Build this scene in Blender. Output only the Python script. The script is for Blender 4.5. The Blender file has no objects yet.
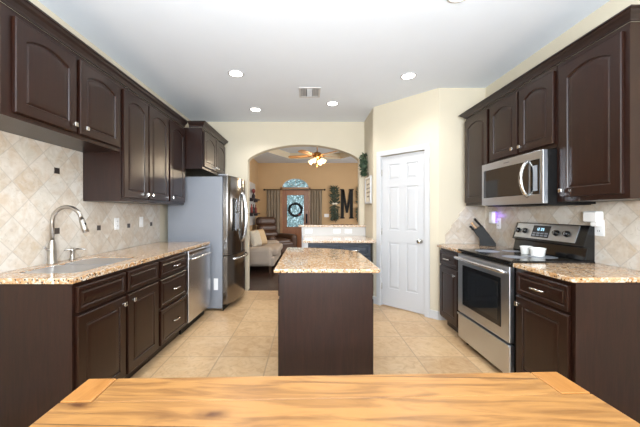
import bpy, bmesh, math, random
from mathutils import Vector, Matrix
random.seed(7)
PI = math.pi
sc = bpy.context.scene
COL = sc.collection

# ---------------------------------------------------------------- camera, world, lights, exposure
H = 1.27
cam_d = bpy.data.cameras.new('camera'); cam = bpy.data.objects.new('camera', cam_d); COL.objects.link(cam)
cam.location = (0, 0, H); cam.rotation_euler = (PI/2, 0, 0)
cam_d.sensor_width = 36; cam_d.lens = 36*300/640
cam_d.shift_x = 12/640; cam_d.shift_y = -1/640
cam_d.clip_start = .02
sc.camera = cam
sc.view_settings.view_transform = 'Standard'; sc.view_settings.look = 'None'
sc.view_settings.exposure = 0.42; sc.view_settings.gamma = 1; sc.view_settings.use_curve_mapping = False
w = bpy.data.worlds.new('world'); sc.world = w; w.use_nodes = True
bg = w.node_tree.nodes['Background']; bg.inputs[0].default_value = (.80, .90, 1, 1); bg.inputs[1].default_value = 1.9

def area(name, loc, rot, sx, sy, power, color=(1, 1, 1)):
    l = bpy.data.lights.new(name, 'AREA'); l.shape = 'RECTANGLE'; l.size = sx; l.size_y = sy; l.energy = power; l.color = color
    o = bpy.data.objects.new(name, l); COL.objects.link(o); o.location = loc; o.rotation_euler = rot
    return o
# daylight entering the breakfast-side patio window behind the camera (faces +Y)
area('patio_daylight', (.1, -3.12, 1.35), (PI/2, 0, 0), 3.2, 2.0, 48, (.88, .94, 1))
# added fill light, unseen behind the camera, aimed up to brighten the ceiling
area('added_ceiling_fill', (.1, -1.0, 1.5), (math.radians(180-31), 0, 0), 1.2, .8, 235, (.86, .93, 1))
# daylight entering living-room side window (faces -X)
area('living_daylight', (3.40, 7.5, 1.5), (PI/2, 0, PI/2), 1.8, 1.4, 55, (1, .97, .93))
CAN_POWER = 32

# ---------------------------------------------------------------- materials
def lin(c):
    return tuple((x/12.92 if x <= .04045 else ((x+.055)/1.055)**2.4) for x in (v/255 for v in c)) + (1,)
class N:
    def __init__(s, name):
        s.m = bpy.data.materials.new(name); s.m.use_nodes = True
        s.t = s.m.node_tree; s.b = s.t.nodes['Principled BSDF']
    def n(s, typ, **k):
        o = s.t.nodes.new(typ)
        for a, v in k.items(): setattr(o, a, v)
        return o
    def l(s, a, b): s.t.links.new(a, b)
    def math(s, op, a, b=None, c=None):
        o = s.n('ShaderNodeMath', operation=op)
        for i, v in enumerate((a, b, c)):
            if v is None: continue
            if isinstance(v, (int, float)): o.inputs[i].default_value = v
            else: s.l(v, o.inputs[i])
        return o.outputs[0]
    def mix(s, f, a, b, mode='MIX'):
        o = s.n('ShaderNodeMix', data_type='RGBA', blend_type=mode)
        for i, v in ((0, f), (6, a), (7, b)):
            if isinstance(v, (int, float)): o.inputs[i].default_value = v
            elif isinstance(v, tuple): o.inputs[i].default_value = v
            else: s.l(v, o.inputs[i])
        return o.outputs[2]
    def ramp(s, f, stops):
        o = s.n('ShaderNodeValToRGB'); e = o.color_ramp.elements
        while len(e) < len(stops): e.new(.5)
        for i, (p, c) in enumerate(stops): e[i].position = p; e[i].color = c
        s.l(f, o.inputs[0]); return o.outputs[0]
    def coord(s, scale=(1, 1, 1), obj=True):
        mp = s.n('ShaderNodeMapping'); mp.inputs['Scale'].default_value = scale
        if obj: s.l(s.n('ShaderNodeTexCoord').outputs['Object'], mp.inputs[0])
        else: s.l(s.n('ShaderNodeNewGeometry').outputs['Position'], mp.inputs[0])
        return mp.outputs[0]
    def noise(s, vec, scale=5, detail=3, dist=0, out=0):
        o = s.n('ShaderNodeTexNoise'); o.inputs['Scale'].default_value = scale; o.inputs['Detail'].default_value = detail
        o.inputs['Distortion'].default_value = dist; s.l(vec, o.inputs['Vector']); return o.outputs[out]
    def bump(s, h, strength=.2, dist=.01):
        o = s.n('ShaderNodeBump'); o.inputs['Strength'].default_value = strength; o.inputs['Distance'].default_value = dist
        s.l(h, o.inputs['Height']); s.l(o.outputs[0], s.b.inputs['Normal'])
    def base(s, v): 
        if isinstance(v, tuple): s.b.inputs['Base Color'].default_value = v
        else: s.l(v, s.b.inputs['Base Color'])
    def set(s, rough=.5, metal=0, spec=None, coat=None):
        s.b.inputs['Roughness'].default_value = rough; s.b.inputs['Metallic'].default_value = metal
        if spec is not None: s.b.inputs['Specular IOR Level'].default_value = spec
        if coat: s.b.inputs['Coat Weight'].default_value = coat; s.b.inputs['Coat Roughness'].default_value = .08

def plain(name, c, rough=.5, metal=0, var=.06, vs=6, bump=0, spec=None, coat=None):
    n = N(name); c = lin(c)
    f = n.noise(n.coord(), vs, 4)
    lo = tuple(x*(1-var) for x in c[:3])+(1,); hi = tuple(min(1, x*(1+var)) for x in c[:3])+(1,)
    n.base(n.mix(f, lo, hi)); n.set(rough, metal, spec, coat)
    if bump: n.bump(n.noise(n.coord(), 120, 3), bump, .004)
    return n.m
def emis(name, c, strength):
    n = N(name); n.base(lin(c)); n.b.inputs['Emission Color'].default_value = lin(c); n.b.inputs['Emission Strength'].default_value = strength
    return n.m
def wood(name, dark, light, rough=.35, scale=(14, 14, 1.2), coat=None, var=1.0):
    n = N(name); v = n.coord(scale)
    f = n.noise(v, 3, 6, .8)
    g = n.noise(n.coord(tuple(x*5 for x in scale)), 6, 2)
    c = n.ramp(f, [(.3, lin(dark)), (.7, lin(light))])
    c = n.mix(.25, c, n.ramp(g, [(.35, lin(dark)), (.65, lin(light))]))
    n.base(c); n.set(rough, 0, None, coat); n.bump(g, .06, .002)
    n.b.inputs['Specular IOR Level'].default_value = .4
    return n.m
def granite(name, a, b, c_, dark):
    n = N(name); v = n.coord((1, 1, 1), False)
    big = n.noise(v, 9, 4, .5); mid = n.noise(v, 55, 4, .3); fine = n.noise(v, 130, 2)
    c = n.mix(n.ramp(big, [(.38, (0, 0, 0, 1)), (.62, (1, 1, 1, 1))]), lin(a), lin(b))
    c = n.mix(n.ramp(mid, [(.48, (0, 0, 0, 1)), (.60, (1, 1, 1, 1))]), c, lin(c_))
    c = n.mix(n.ramp(fine, [(.56, (0, 0, 0, 1)), (.64, (.8, .8, .8, 1))]), c, lin((150, 98, 52)))
    vo = n.n('ShaderNodeTexVoronoi'); vo.inputs['Scale'].default_value = 75; n.l(v, vo.inputs['Vector'])
    m1 = n.math('LESS_THAN', vo.outputs['Distance'], .36)
    sep = n.n('ShaderNodeSeparateColor'); n.l(vo.outputs['Color'], sep.inputs[0])
    m2 = n.math('GREATER_THAN', sep.outputs[0], .64)
    c = n.mix(n.math('MULTIPLY', m1, m2), c, lin(dark))
    n.base(c); n.set(.07, 0, .6)
    return n.m
def tilewall(name, axis, u0, v0=1.133, d=.2235):
    n = N(name); sp = n.n('ShaderNodeSeparateXYZ'); n.l(n.n('ShaderNodeNewGeometry').outputs['Position'], sp.inputs[0])
    u = n.math('DIVIDE', n.math('SUBTRACT', sp.outputs[axis], u0), d); v = n.math('DIVIDE', n.math('SUBTRACT', sp.outputs[2], v0), d)
    a = n.math('ADD', u, v); b = n.math('SUBTRACT', u, v)
    def grout(x):
        f = n.math('FRACT', n.math('ADD', x, 100)); return n.math('MINIMUM', f, n.math('SUBTRACT', 1, f))
    g = n.math('MINIMUM', grout(a), grout(b))
    cb = n.n('ShaderNodeCombineXYZ'); n.l(n.math('FLOOR', a), cb.inputs[0]); n.l(n.math('FLOOR', b), cb.inputs[1])
    wn = n.n('ShaderNodeTexWhiteNoise'); wn.noise_dimensions = '2D'; n.l(cb.outputs[0], wn.inputs['Vector'])
    tc = n.ramp(wn.outputs['Value'], [(0, lin((190, 181, 167))), (.35, lin((204, 197, 187))), (.7, lin((186, 170, 150))), (1, lin((210, 204, 195)))])
    pos = n.coord((1, 1, 1), False)
    n1 = n.noise(pos, 14, 6, 1.2)
    off = n.n('ShaderNodeVectorMath', operation='MULTIPLY_ADD'); n.l(wn.outputs['Color'], off.inputs[0]); off.inputs[1].default_value = (9, 9, 9); n.l(pos, off.inputs[2])
    nt = n.noise(off.outputs[0], 7, 5, 1.0)
    tc = n.mix(n.ramp(nt, [(.45, (0, 0, 0, 1)), (.62, (.6, .6, .6, 1))]), tc, lin((186, 164, 138)))
    tc = n.mix(n.ramp(n1, [(.40, (0, 0, 0, 1)), (.66, (.4, .4, .4, 1))]), tc, lin((220, 214, 206)))
    n2 = n.noise(pos, 22, 6, 2.5)
    tc = n.mix(n.ramp(n2, [(.58, (0, 0, 0, 1)), (.68, (.35, .35, .35, 1))]), tc, lin((158, 146, 132)))
    m = n.ramp(g, [(.012, (.6, .6, .6, 1)), (.026, (0, 0, 0, 1))])
    c = n.mix(m, tc, lin((172, 163, 151)))
    n.base(c); n.set(.38)
    n.bump(n.math('SUBTRACT', n.math('MULTIPLY', n1, .3), m), .25, .004)
    return n.m
def floortile():
    n = N('travertine_floor_tile'); sp = n.n('ShaderNodeSeparateXYZ'); n.l(n.n('ShaderNodeNewGeometry').outputs['Position'], sp.inputs[0])
    s = .433
    a = n.math('DIVIDE', n.math('SUBTRACT', sp.outputs[0], -.78), s); b = n.math('DIVIDE', n.math('SUBTRACT', sp.outputs[1], 2.64), s)
    def gr(x):
        f = n.math('FRACT', n.math('ADD', x, 100)); return n.math('MINIMUM', f, n.math('SUBTRACT', 1, f))
    g = n.math('MINIMUM', gr(a), gr(b))
    cb = n.n('ShaderNodeCombineXYZ'); n.l(n.math('FLOOR', a), cb.inputs[0]); n.l(n.math('FLOOR', b), cb.inputs[1])
    wn = n.n('ShaderNodeTexWhiteNoise'); wn.noise_dimensions = '2D'; n.l(cb.outputs[0], wn.inputs['Vector'])
    tc = n.ramp(wn.outputs['Value'], [(0, lin((190, 154, 112))), (.5, lin((204, 170, 128))), (1, lin((180, 144, 104)))])
    pos = n.coord((1, 1, 1), False)
    n1 = n.noise(pos, 6, 6, 1.5)
    tc = n.mix(n.ramp(n1, [(.35, (0, 0, 0, 1)), (.7, (.6, .6, .6, 1))]), tc, lin((216, 188, 150)))
    n2 = n.noise(pos, 12, 6, 2)
    tc = n.mix(n.ramp(n2, [(.48, (0, 0, 0, 1)), (.70, (.45, .45, .45, 1))]), tc, lin((164, 124, 84)))
    m = n.ramp(g, [(.008, (.9, .9, .9, 1)), (.016, (0, 0, 0, 1))])
    n.base(n.mix(m, tc, lin((168, 140, 108)))); n.set(.30)
    n.bump(n.math('SUBTRACT', n.math('MULTIPLY', n1, .2), m), .2, .003)
    return n.m
def planks(name, cols, wid, ang, rough, grain=6, length=1.2, gap=.012, knots=False):
    n = N(name)
    mp = n.n('ShaderNodeMapping'); mp.inputs['Rotation'].default_value = (0, 0, ang)
    n.l(n.n('ShaderNodeNewGeometry').outputs['Position'], mp.inputs[0])
    sp = n.n('ShaderNodeSeparateXYZ'); n.l(mp.outputs[0], sp.inputs[0])
    b = n.math('DIVIDE', sp.outputs[1], wid); row = n.math('FLOOR', b)
    a = n.math('ADD', n.math('DIVIDE', sp.outputs[0], length), n.math('MULTIPLY', row, .37))
    cb = n.n('ShaderNodeCombineXYZ'); n.l(n.math('FLOOR', a), cb.inputs[0]); n.l(row, cb.inputs[1])
    wn = n.n('ShaderNodeTexWhiteNoise'); wn.noise_dimensions = '2D'; n.l(cb.outputs[0], wn.inputs['Vector'])
    c = n.ramp(wn.outputs['Value'], [(0, lin(cols[0])), (.5, lin(cols[1])), (1, lin(cols[2]))])
    m2 = n.n('ShaderNodeMapping'); m2.inputs['Scale'].default_value = (1.2, 9, 9); n.l(mp.outputs[0], m2.inputs[0])
    add = n.n('ShaderNodeVectorMath', operation='ADD'); n.l(m2.outputs[0], add.inputs[0]); n.l(wn.outputs['Color'], add.inputs[1])
    f = n.noise(add.outputs[0], grain, 6, 1.6)
    c = n.mix(n.ramp(f, [(.42, (0, 0, 0, 1)), (.75, (.8, .8, .8, 1))]), c, lin(cols[3]))
    def gr(x):
        fr = n.math('FRACT', n.math('ADD', x, 100)); return n.math('MINIMUM', fr, n.math('SUBTRACT', 1, fr))
    m = n.math('LESS_THAN', gr(b), gap)
    c = n.mix(m, c, lin(cols[4]))
    if knots:
        vo = n.n('ShaderNodeTexVoronoi'); vo.inputs['Scale'].default_value = 3.4
        m3 = n.n('ShaderNodeMapping'); m3.inputs['Scale'].default_value = (1, 2.1, 1); n.l(mp.outputs[0], m3.inputs[0])
        wob = n.n('ShaderNodeVectorMath', operation='MULTIPLY_ADD'); n.l(n.noise(mp.outputs[0], 9, 3, out=1), wob.inputs[0]); wob.inputs[1].default_value = (.12, .12, .12); n.l(m3.outputs[0], wob.inputs[2])
        n.l(wob.outputs[0], vo.inputs['Vector'])
        sep = n.n('ShaderNodeSeparateColor'); n.l(vo.outputs['Color'], sep.inputs[0])
        k = n.ramp(vo.outputs['Distance'], [(.03, (1, 1, 1, 1)), (.10, (.45, .45, .45, 1)), (.22, (0, 0, 0, 1))])
        c = n.mix(n.math('MULTIPLY', k, n.math('GREATER_THAN', sep.outputs[1], .5)), c, lin(cols[3]))
    n.base(c); n.set(rough)
    return n.m

M = {}
M['wall'] = plain('cream_wall_paint', (205, 195, 174), .75, var=.02, bump=.08)
M['tan'] = plain('tan_wall_paint', (196, 164, 124), .8, var=.03)
M['ceil'] = plain('white_ceiling_paint', (222, 229, 238), .9, var=.015, bump=.1)
M['white'] = plain('white_satin_paint', (197, 197, 198), .4, var=.02)
M['cab'] = wood('espresso_stained_wood', (25, 10, 5), (41, 20, 12), .30, (16, 16, 1.4))
M['cabend'] = wood('espresso_end_panel_wood', (22, 8, 6), (47, 24, 17), .36, (16, 16, 1.4))
M['crown'] = wood('dark_crown_wood', (26, 16, 14), (42, 28, 24), .34, (8, 1.5, 8))
M['toe'] = plain('dark_toe_kick', (58, 44, 36), .6)
M['granite'] = granite('speckled_tan_granite', (174, 132, 88), (190, 159, 122), (202, 192, 176), (48, 33, 27))
M['granitep'] = granite('pale_speckled_granite', (196, 168, 138), (214, 190, 164), (224, 212, 198), (90, 66, 56))
M['tileL'] = tilewall('travertine_diamond_tile', 1, 2.23)
M['tileF'] = tilewall('travertine_diamond_tile_return', 0, 2.06)
M['accent'] = plain('bronze_tile_inset', (76, 68, 64), .3, .6)
M['floor'] = floortile()
M['woodfloor'] = planks('dark_hardwood_floor', [(58, 40, 33), (70, 50, 41), (48, 33, 28), (38, 26, 22), (20, 14, 12)], .14, math.radians(60), .25)
M['table'] = planks('honey_rustic_wood', [(150, 104, 54), (162, 116, 64), (138, 92, 45), (84, 48, 22), (70, 42, 22)], .235, math.radians(1.6), .36, 2.6, 7.0, .006, True)
M['tableend'] = wood('honey_end_grain_wood', (150, 98, 46), (172, 120, 64), .36, (8, 1.2, 8))
M['steel'] = plain('brushed_stainless_steel', (205, 206, 208), .27, 1, var=.05, vs=3)
M['sinksteel'] = plain('satin_sink_steel', (205, 207, 212), .33, 1, var=.03)
M['steelw'] = plain('warm_stainless_steel', (198, 202, 208), .30, 1, var=.05, vs=3)
M['dsteel'] = plain('black_stainless_steel', (128, 124, 120), .18, 1, var=.04)
M['grey'] = plain('grey_appliance_side', (140, 144, 152), .45, .2, var=.03)
M['chrome'] = plain('polished_nickel', (215, 212, 206), .14, 1, var=.02)
M['nickel'] = plain('brushed_nickel', (170, 164, 156), .28, 1, var=.04)
M['black'] = plain('black_enamel', (14, 14, 15), .14, var=.05)
M['blackm'] = plain('matte_black', (17, 16, 16), .5, var=.05, spec=.25)
M['glassb'] = plain('black_oven_glass', (26, 28, 30), .05, var=.03, spec=.9)
M['ceramic'] = plain('white_ceramic', (238, 236, 230), .15, var=.02)
M['plastic'] = plain('white_plastic', (236, 236, 236), .35, var=.02)
M['lamp'] = emis('downlight_lens_glow', (255, 250, 240), 9)
M['shadeglow'] = emis('frosted_shade_glow', (255, 222, 170), 1.6)
M['blue'] = wood('navy_stained_wood', (30, 35, 44), (46, 52, 62), .4)
M['doorwood'] = wood('golden_oak_door', (126, 74, 36), (164, 104, 56), .35)
M['fanwood'] = wood('light_oak_fan_blade', (150, 104, 64), (186, 140, 92), .35, (2, 2, 2))
M['brass'] = plain('antique_brass', (150, 104, 56), .3, 1)
M['curtain'] = plain('taupe_curtain_fabric', (146, 132, 114), .9, var=.1)
M['sofa'] = plain('oatmeal_sofa_fabric', (176, 162, 148), .9, var=.08, bump=.3)
M['leather'] = plain('brown_leather', (74, 48, 32), .38, var=.25)
M['pillow'] = plain('beige_striped_fabric', (196, 172, 138), .9, var=.15, vs=30)
M['pillow2'] = plain('pale_patterned_fabric', (196, 188, 174), .9, var=.3, vs=40)
M['leaf'] = plain('dark_green_leaf', (52, 72, 50), .6, var=.5, vs=30)
M['leafd'] = plain('dried_grey_green_leaf', (70, 78, 62), .7, var=.5, vs=30)
M['twig'] = plain('brown_twig', (74, 54, 40), .8)
M['wreath'] = plain('black_twig_wreath', (30, 30, 32), .8, var=.4, vs=40)
M['red'] = plain('dark_red_glaze', (122, 44, 40), .4)
M['shelf'] = plain('dark_shelf_wood', (48, 40, 44), .5)
M['knifeh'] = plain('pale_knife_handle_wood', (176, 142, 108), .4)
M['cream'] = plain('cream_picture_mat', (226, 216, 198), .8)
M['mark'] = plain('dark_brown_print', (96, 80, 66), .8)
M['digit'] = emis('clock_digit_glow', (170, 210, 230), 1.2)
M['purple'] = emis('violet_light_glow', (120, 90, 255), 1.5)
M['chair'] = M['cab']
def glassmat():
    n = N('leaded_door_glass'); v = n.n('ShaderNodeTexVoronoi'); v.inputs['Scale'].default_value = 15
    n.l(n.coord(), v.inputs['Vector'])
    v.feature = 'DISTANCE_TO_EDGE'
    edge = n.math('LESS_THAN', v.outputs['Distance'], .06)
    nz = n.noise(n.coord(), 14, 3)
    tcol = n.ramp(nz, [(.35, (.30, .40, .40, 1)), (.65, (.70, .78, .78, 1))])
    tcol = n.mix(edge, tcol, (.15, .2, .2, 1))
    tr = n.n('ShaderNodeBsdfTransparent'); n.l(tcol, tr.inputs[0])
    n.set(.1); n.base(lin((200, 220, 220)))
    mx = n.n('ShaderNodeMixShader'); mx.inputs[0].default_value = .15
    n.l(tr.outputs[0], mx.inputs[1]); n.l(n.b.outputs[0], mx.inputs[2])
    n.l(mx.outputs[0], n.t.nodes['Material Output'].inputs[0]); return n.m
M['leaded'] = glassmat()
def clearglass():
    n = N('clear_window_glass'); tr = n.n('ShaderNodeBsdfTransparent'); tr.inputs[0].default_value = (.95, .97, .97, 1)
    n.set(.02); n.base((.9, .95, .95, 1)); mx = n.n('ShaderNodeMixShader'); mx.inputs[0].default_value = .08
    n.l(tr.outputs[0], mx.inputs[1]); n.l(n.b.outputs[0], mx.inputs[2]); n.l(mx.outputs[0], n.t.nodes['Material Output'].inputs[0]); return n.m
M['clear'] = clearglass()

# ---------------------------------------------------------------- mesh helpers
class G:
    def __init__(s): s.b = bmesh.new()
    def box(s, x0, x1, y0, y1, z0, z1):
        if x0 > x1: x0, x1 = x1, x0
        if y0 > y1: y0, y1 = y1, y0
        if z0 > z1: z0, z1 = z1, z0
        v = [s.b.verts.new(p) for p in ((x0,y0,z0),(x1,y0,z0),(x1,y1,z0),(x0,y1,z0),(x0,y0,z1),(x1,y0,z1),(x1,y1,z1),(x0,y1,z1))]
        for f in ((3,2,1,0),(4,5,6,7),(0,1,5,4),(1,2,6,5),(2,3,7,6),(3,0,4,7)): s.b.faces.new([v[i] for i in f])
        return s
    def loops(s, loops, cap0=True, cap1=True, smooth=False, closed=False):
        L = [[s.b.verts.new(p) for p in lp] for lp in loops]; n = len(L[0])
        pairs = list(zip(L[:-1], L[1:])) + ([(L[-1], L[0])] if closed else [])
        for a, c in pairs:
            for i in range(n):
                f = s.b.faces.new((a[i], a[(i+1) % n], c[(i+1) % n], c[i])); f.smooth = smooth
        if not closed:
            if cap0: s.b.faces.new(list(reversed(L[0])))
            if cap1: s.b.faces.new(L[-1])
        return s
    def prism(s, pts, ax, a, b):
        def P(p, t):
            return {'x': (t, p[0], p[1]), 'y': (p[0], t, p[1]), 'z': (p[0], p[1], t)}[ax]
        return s.loops([[P(p, a) for p in pts], [P(p, b) for p in pts]])
    def lathe(s, prof, c=(0,0,0), axis='z', n=20, smooth=True):
        loops = []
        for r, h in prof:
            lp = []
            for i in range(n):
                t = 2*PI*i/n; a, b_ = r*math.cos(t), r*math.sin(t)
                p = {'z': (a, b_, h), 'y': (a, h, b_), 'x': (h, a, b_)}[axis]
                lp.append((p[0]+c[0], p[1]+c[1], p[2]+c[2]))
            loops.append(lp)
        return s.loops(loops, smooth=smooth)
    def tube(s, pts, r, n=10, caps=True, smooth=True):
        pts = [Vector(p) for p in pts]; rr = r if isinstance(r, (list, tuple)) else [r]*len(pts)
        loops = []; up = Vector((0, 0, 1)); prev = None
        for i, p in enumerate(pts):
            d = (pts[min(i+1, len(pts)-1)]-pts[max(i-1, 0)]).normalized()
            if prev is None:
                u = d.cross(up)
                if u.length < .05: u = d.cross(Vector((0, 1, 0)))
            else:
                u = prev - d*prev.dot(d)
            u.normalize(); prev = u; v = d.cross(u)
            loops.append([tuple(p+(u*math.cos(2*PI*k/n)+v*math.sin(2*PI*k/n))*rr[i]) for k in range(n)])
        return s.loops(loops, caps, caps, smooth)
    def ball(s, c, r, n=12, sc_=(1, 1, 1)):
        m = Matrix.Translation(c) @ Matrix.Diagonal((sc_[0], sc_[1], sc_[2], 1))
        k = bmesh.ops.create_uvsphere(s.b, u_segments=n, v_segments=max(6, n//2+2), radius=r, matrix=m)
        for v in k['verts']:
            for f in v.link_faces: f.smooth = True
        return s
    def face(s, pts): s.b.faces.new([s.b.verts.new(p) for p in pts]); return s

def link(name, g, mat, parent=None, bevel=0, seg=2, subs=0, loc=None, rz=0, label=None):
    b = g.b if isinstance(g, G) else g
    bmesh.ops.recalc_face_normals(b, faces=b.faces)
    me = bpy.data.meshes.new(name); b.to_mesh(me); b.free()
    mats = mat if isinstance(mat, (list, tuple)) else [mat]
    for m in mats: me.materials.append(M[m] if isinstance(m, str) else m)
    o = bpy.data.objects.new(name, me); COL.objects.link(o)
    if parent: o.parent = parent
    if loc: o.location = loc
    if rz: o.rotation_euler[2] = rz
    if bevel:
        m = o.modifiers.new('bevel', 'BEVEL'); m.width = bevel; m.segments = seg; m.limit_method = 'ANGLE'; m.angle_limit = math.radians(40)
    if subs:
        m = o.modifiers.new('subdivision', 'SUBSURF'); m.levels = subs; m.render_levels = subs
        for p in me.polygons: p.use_smooth = True
    if label: o['label'] = label
    return o
def tag(o, label, cat, group=None, kind=None):
    o['label'] = label; o['category'] = cat
    if group: o['group'] = group
    if kind: o['kind'] = kind
    return o
def thing(name, label, cat, loc=(0, 0, 0), rz=0, group=None):
    o = bpy.data.objects.new(name, None); COL.objects.link(o); o.empty_display_size = .1
    o.location = loc; o.rotation_euler = (0, 0, rz)
    return tag(o, label, cat, group)
def struct(name, g, mat, label=None, **k):
    o = link(name, g, mat, **k); o['kind'] = 'structure'
    if label: o['label'] = label
    return o
def copy_tree(o, parent=None):
    c = o.copy(); COL.objects.link(c); c.parent = parent
    for ch in list(o.children): copy_tree(ch, c)
    return c

# ---------------------------------------------------------------- room shell
LX, RX, CZ, AY = -1.88, 2.10, 2.745, 4.88     # left wall, right wall, ceiling, arch wall
AT = .15
BY = -3.2                                       # wall behind the camera
struct('floor_kitchen', G().box(LX-.1, RX+.1, BY-.1, AY, -.08, 0), 'floor', 'beige square stone-look floor tiles')
struct('floor_living', G().box(-4.2, 3.6, AY, 10.1, -.08, 0), 'woodfloor', 'dark hardwood plank floor beyond the arch')
struct('wall_left', G().box(LX-.1, LX, BY-.1, AY, 0, CZ), 'wall', 'cream wall above the sink-side cabinets')
struct('wall_right', G().box(RX, RX+.1, BY-.1, AY+AT, 0, CZ), 'wall', 'cream wall above the range-side cabinets')
struct('ceiling_kitchen', G().box(LX-.1, RX+.1, BY-.1, AY+AT, CZ, CZ+.05), 'ceil', 'smooth white kitchen ceiling')
# wall behind camera with patio window opening
g = G().box(LX, -1.6, BY-.1, BY, 0, CZ).box(1.8, RX, BY-.1, BY, 0, CZ).box(-1.6, 1.8, BY-.1, BY, 0, .3).box(-1.6, 1.8, BY-.1, BY, 2.4, CZ)
struct('wall_back', g, 'wall', 'cream wall around the patio window')
g = G().box(-1.6, 1.8, BY-.08, BY-.02, .3, .36).box(-1.6, 1.8, BY-.08, BY-.02, 2.34, 2.4)
for x in (-1.6, -.49, .62, 1.74): g.box(x, x+.06, BY-.08, BY-.02, .36, 2.34)
wf = struct('window_1', g, 'white', 'wide white framed patio window')
link('window_pane', G().box(-1.54, 1.74, BY-.055, BY-.045, .36, 2.34), 'clear', wf)

# arch wall
xl, xr, spr, rise = -.98, .835, 2.11, .265
def archpts(n=28):
    cx, hw = (xl+xr)/2, (xr-xl)/2; out = []
    for i in range(n+1):
        t = -math.cos(PI*i/n)
        z = .55*math.sqrt(max(0, 1-t*t)) + .45*(1-t*t)
        out.append((cx+hw*t, spr+rise*z))
    return out
ap = archpts()
g = G()
g.box(LX-.1, xl, AY, AY+AT, 0, CZ); g.box(xr, .915, AY, AY+AT, 0, CZ)
for (x0, z0), (x1, z1) in zip(ap[:-1], ap[1:]):
    g.loops([[(x0, AY, z0), (x1, AY, z1), (x1, AY, CZ), (x0, AY, CZ)], [(x0, AY+AT, z0), (x1, AY+AT, z1), (x1, AY+AT, CZ), (x0, AY+AT, CZ)]])
bmesh.ops.remove_doubles(g.b, verts=g.b.verts, dist=1e-5)
bad = [f for f in g.b.faces if abs(f.normal.x) > .99 and xl+.001 < f.calc_center_median().x < xr-.001]
struct('wall_arch', g, 'wall', 'cream wall with a wide arched opening')
# pantry walls
A = Vector((.915, 4.20)); Bp = Vector((1.55, 3.55)); ANG = math.atan2(Bp.y-A.y, Bp.x-A.x); LEN = (Bp-A).length
struct('wall_passage', G().box(.915, 1.0, 4.24, AY+AT, 0, CZ), 'wall', 'narrow cream wall beside the arch')
DL, DR, DH = .1225, .7395, 2.035
g = G().box(0, DL-.0, 0, .1, 0, CZ).box(DR, LEN, 0, .1, 0, CZ).box(DL, DR, 0, .1, DH+.005, CZ)
wp = struct('wall_pantry', g, 'wall', 'angled cream wall around the white pantry door', loc=(A.x, A.y, 0), rz=ANG)
struct('wall_facing', G().box(1.55, RX, 3.55, 3.65, 0, CZ), 'wall', 'short cream wall at the far end of the range counter')
# pantry door
def panel_door(w_, h_, t_, cells, mat, parentname, **k):
    g = G(); f = .010
    g.box(0, w_, f, t_, 0, h_)
    xs = sorted(set([0, w_] + [c for cell in cells for c in (cell[0], cell[1])]))
    # rails and stiles: everything that is not a cell
    zs = sorted(set([0, h_] + [c for cell in cells for c in (cell[2], cell[3])]))
    for i in range(len(xs)-1):
        for j in range(len(zs)-1):
            cx, cz = (xs[i]+xs[i+1])/2, (zs[j]+zs[j+1])/2
            if not any(c[0] < cx < c[1] and c[2] < cz < c[3] for c in cells): g.box(xs[i], xs[i+1], 0, f, zs[j], zs[j+1])
    for x0, x1, z0, z1 in cells:
        def R(i, y): return [(x0+i, y, z0+i), (x1-i, y, z0+i), (x1-i, y, z1-i), (x0+i, y, z1-i)]
        g.loops([R(.012, f), R(.034, .003)], cap0=False)
    return g
W = DR-DL
mx = W/2
cells = []
for x0, x1 in ((.105, mx-.045), (mx+.045, W-.105)):
    cells += [(x0, x1, 1.70, 1.90), (x0, x1, 1.02, 1.60), (x0, x1, .24, .86)]
def onang(x, y, z):
    c, s = math.cos(ANG), math.sin(ANG); return (A.x+c*x-s*y, A.y+s*x+c*y, z)
g = panel_door(W-.008, DH-.015, .035, cells, 'white', '')
d1 = struct('door_1', g, 'white', 'white six-panel pantry door', loc=onang(DL+.004, .02, .012), rz=ANG)
kn = G().lathe([(.030, 0), (.030, -.006), (.011, -.010), (.010, -.030), (.022, -.036), (.028, -.050), (.024, -.062), (.008, -.066)], (W-.07, 0, .90), 'y')
link('door_knob', kn, 'chrome', d1, label='round polished knob')
for z in (.25, 1.0, 1.80): link('hinge', G().box(-.012, .004, -.006, .008, z-.045, z+.045).tube([(-.004, -.008, z-.045), (-.004, -.008, z+.045)], .006), 'nickel', d1, label='nickel hinge')
g = G().box(DL-.062, DL, -.018, 0, 0, DH+.005).box(DR, DR+.062, -.018, 0, 0, DH+.005).box(DL-.062, DR+.062, -.018, 0, DH+.005, DH+.07)
g.box(DL-.002, DL+.002, -.006, .1, 0, DH).box(DR-.002, DR+.002, -.006, .1, 0, DH)
struct('trim_1', g, 'white', 'white pantry door casing', loc=(A.x, A.y, 0), rz=ANG, bevel=.004)
struct('baseboard_pantry', G().box(DR+.062, LEN, -.014, 0, 0, .1).box(0, DL-.062, -.014, 0, 0, .1), 'white', loc=(A.x, A.y, 0), rz=ANG, bevel=.004)
struct('baseboard_facing', G().box(1.55, 2.08, 3.536, 3.55, 0, .1), 'white', bevel=.004)
struct('baseboard_passage', G().box(.901, .915, 4.79, 4.87, 0, .1).box(xr, .915, AY-.014, AY, 0, .1), 'white', bevel=.004)
struct('baseboard_left', G().box(LX, LX+.014, BY, 1.5, 0, .1), 'white', bevel=.004)
struct('baseboard_right', G().box(RX-.014, RX, BY, 1.5, 0, .1), 'white', bevel=.004)

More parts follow.
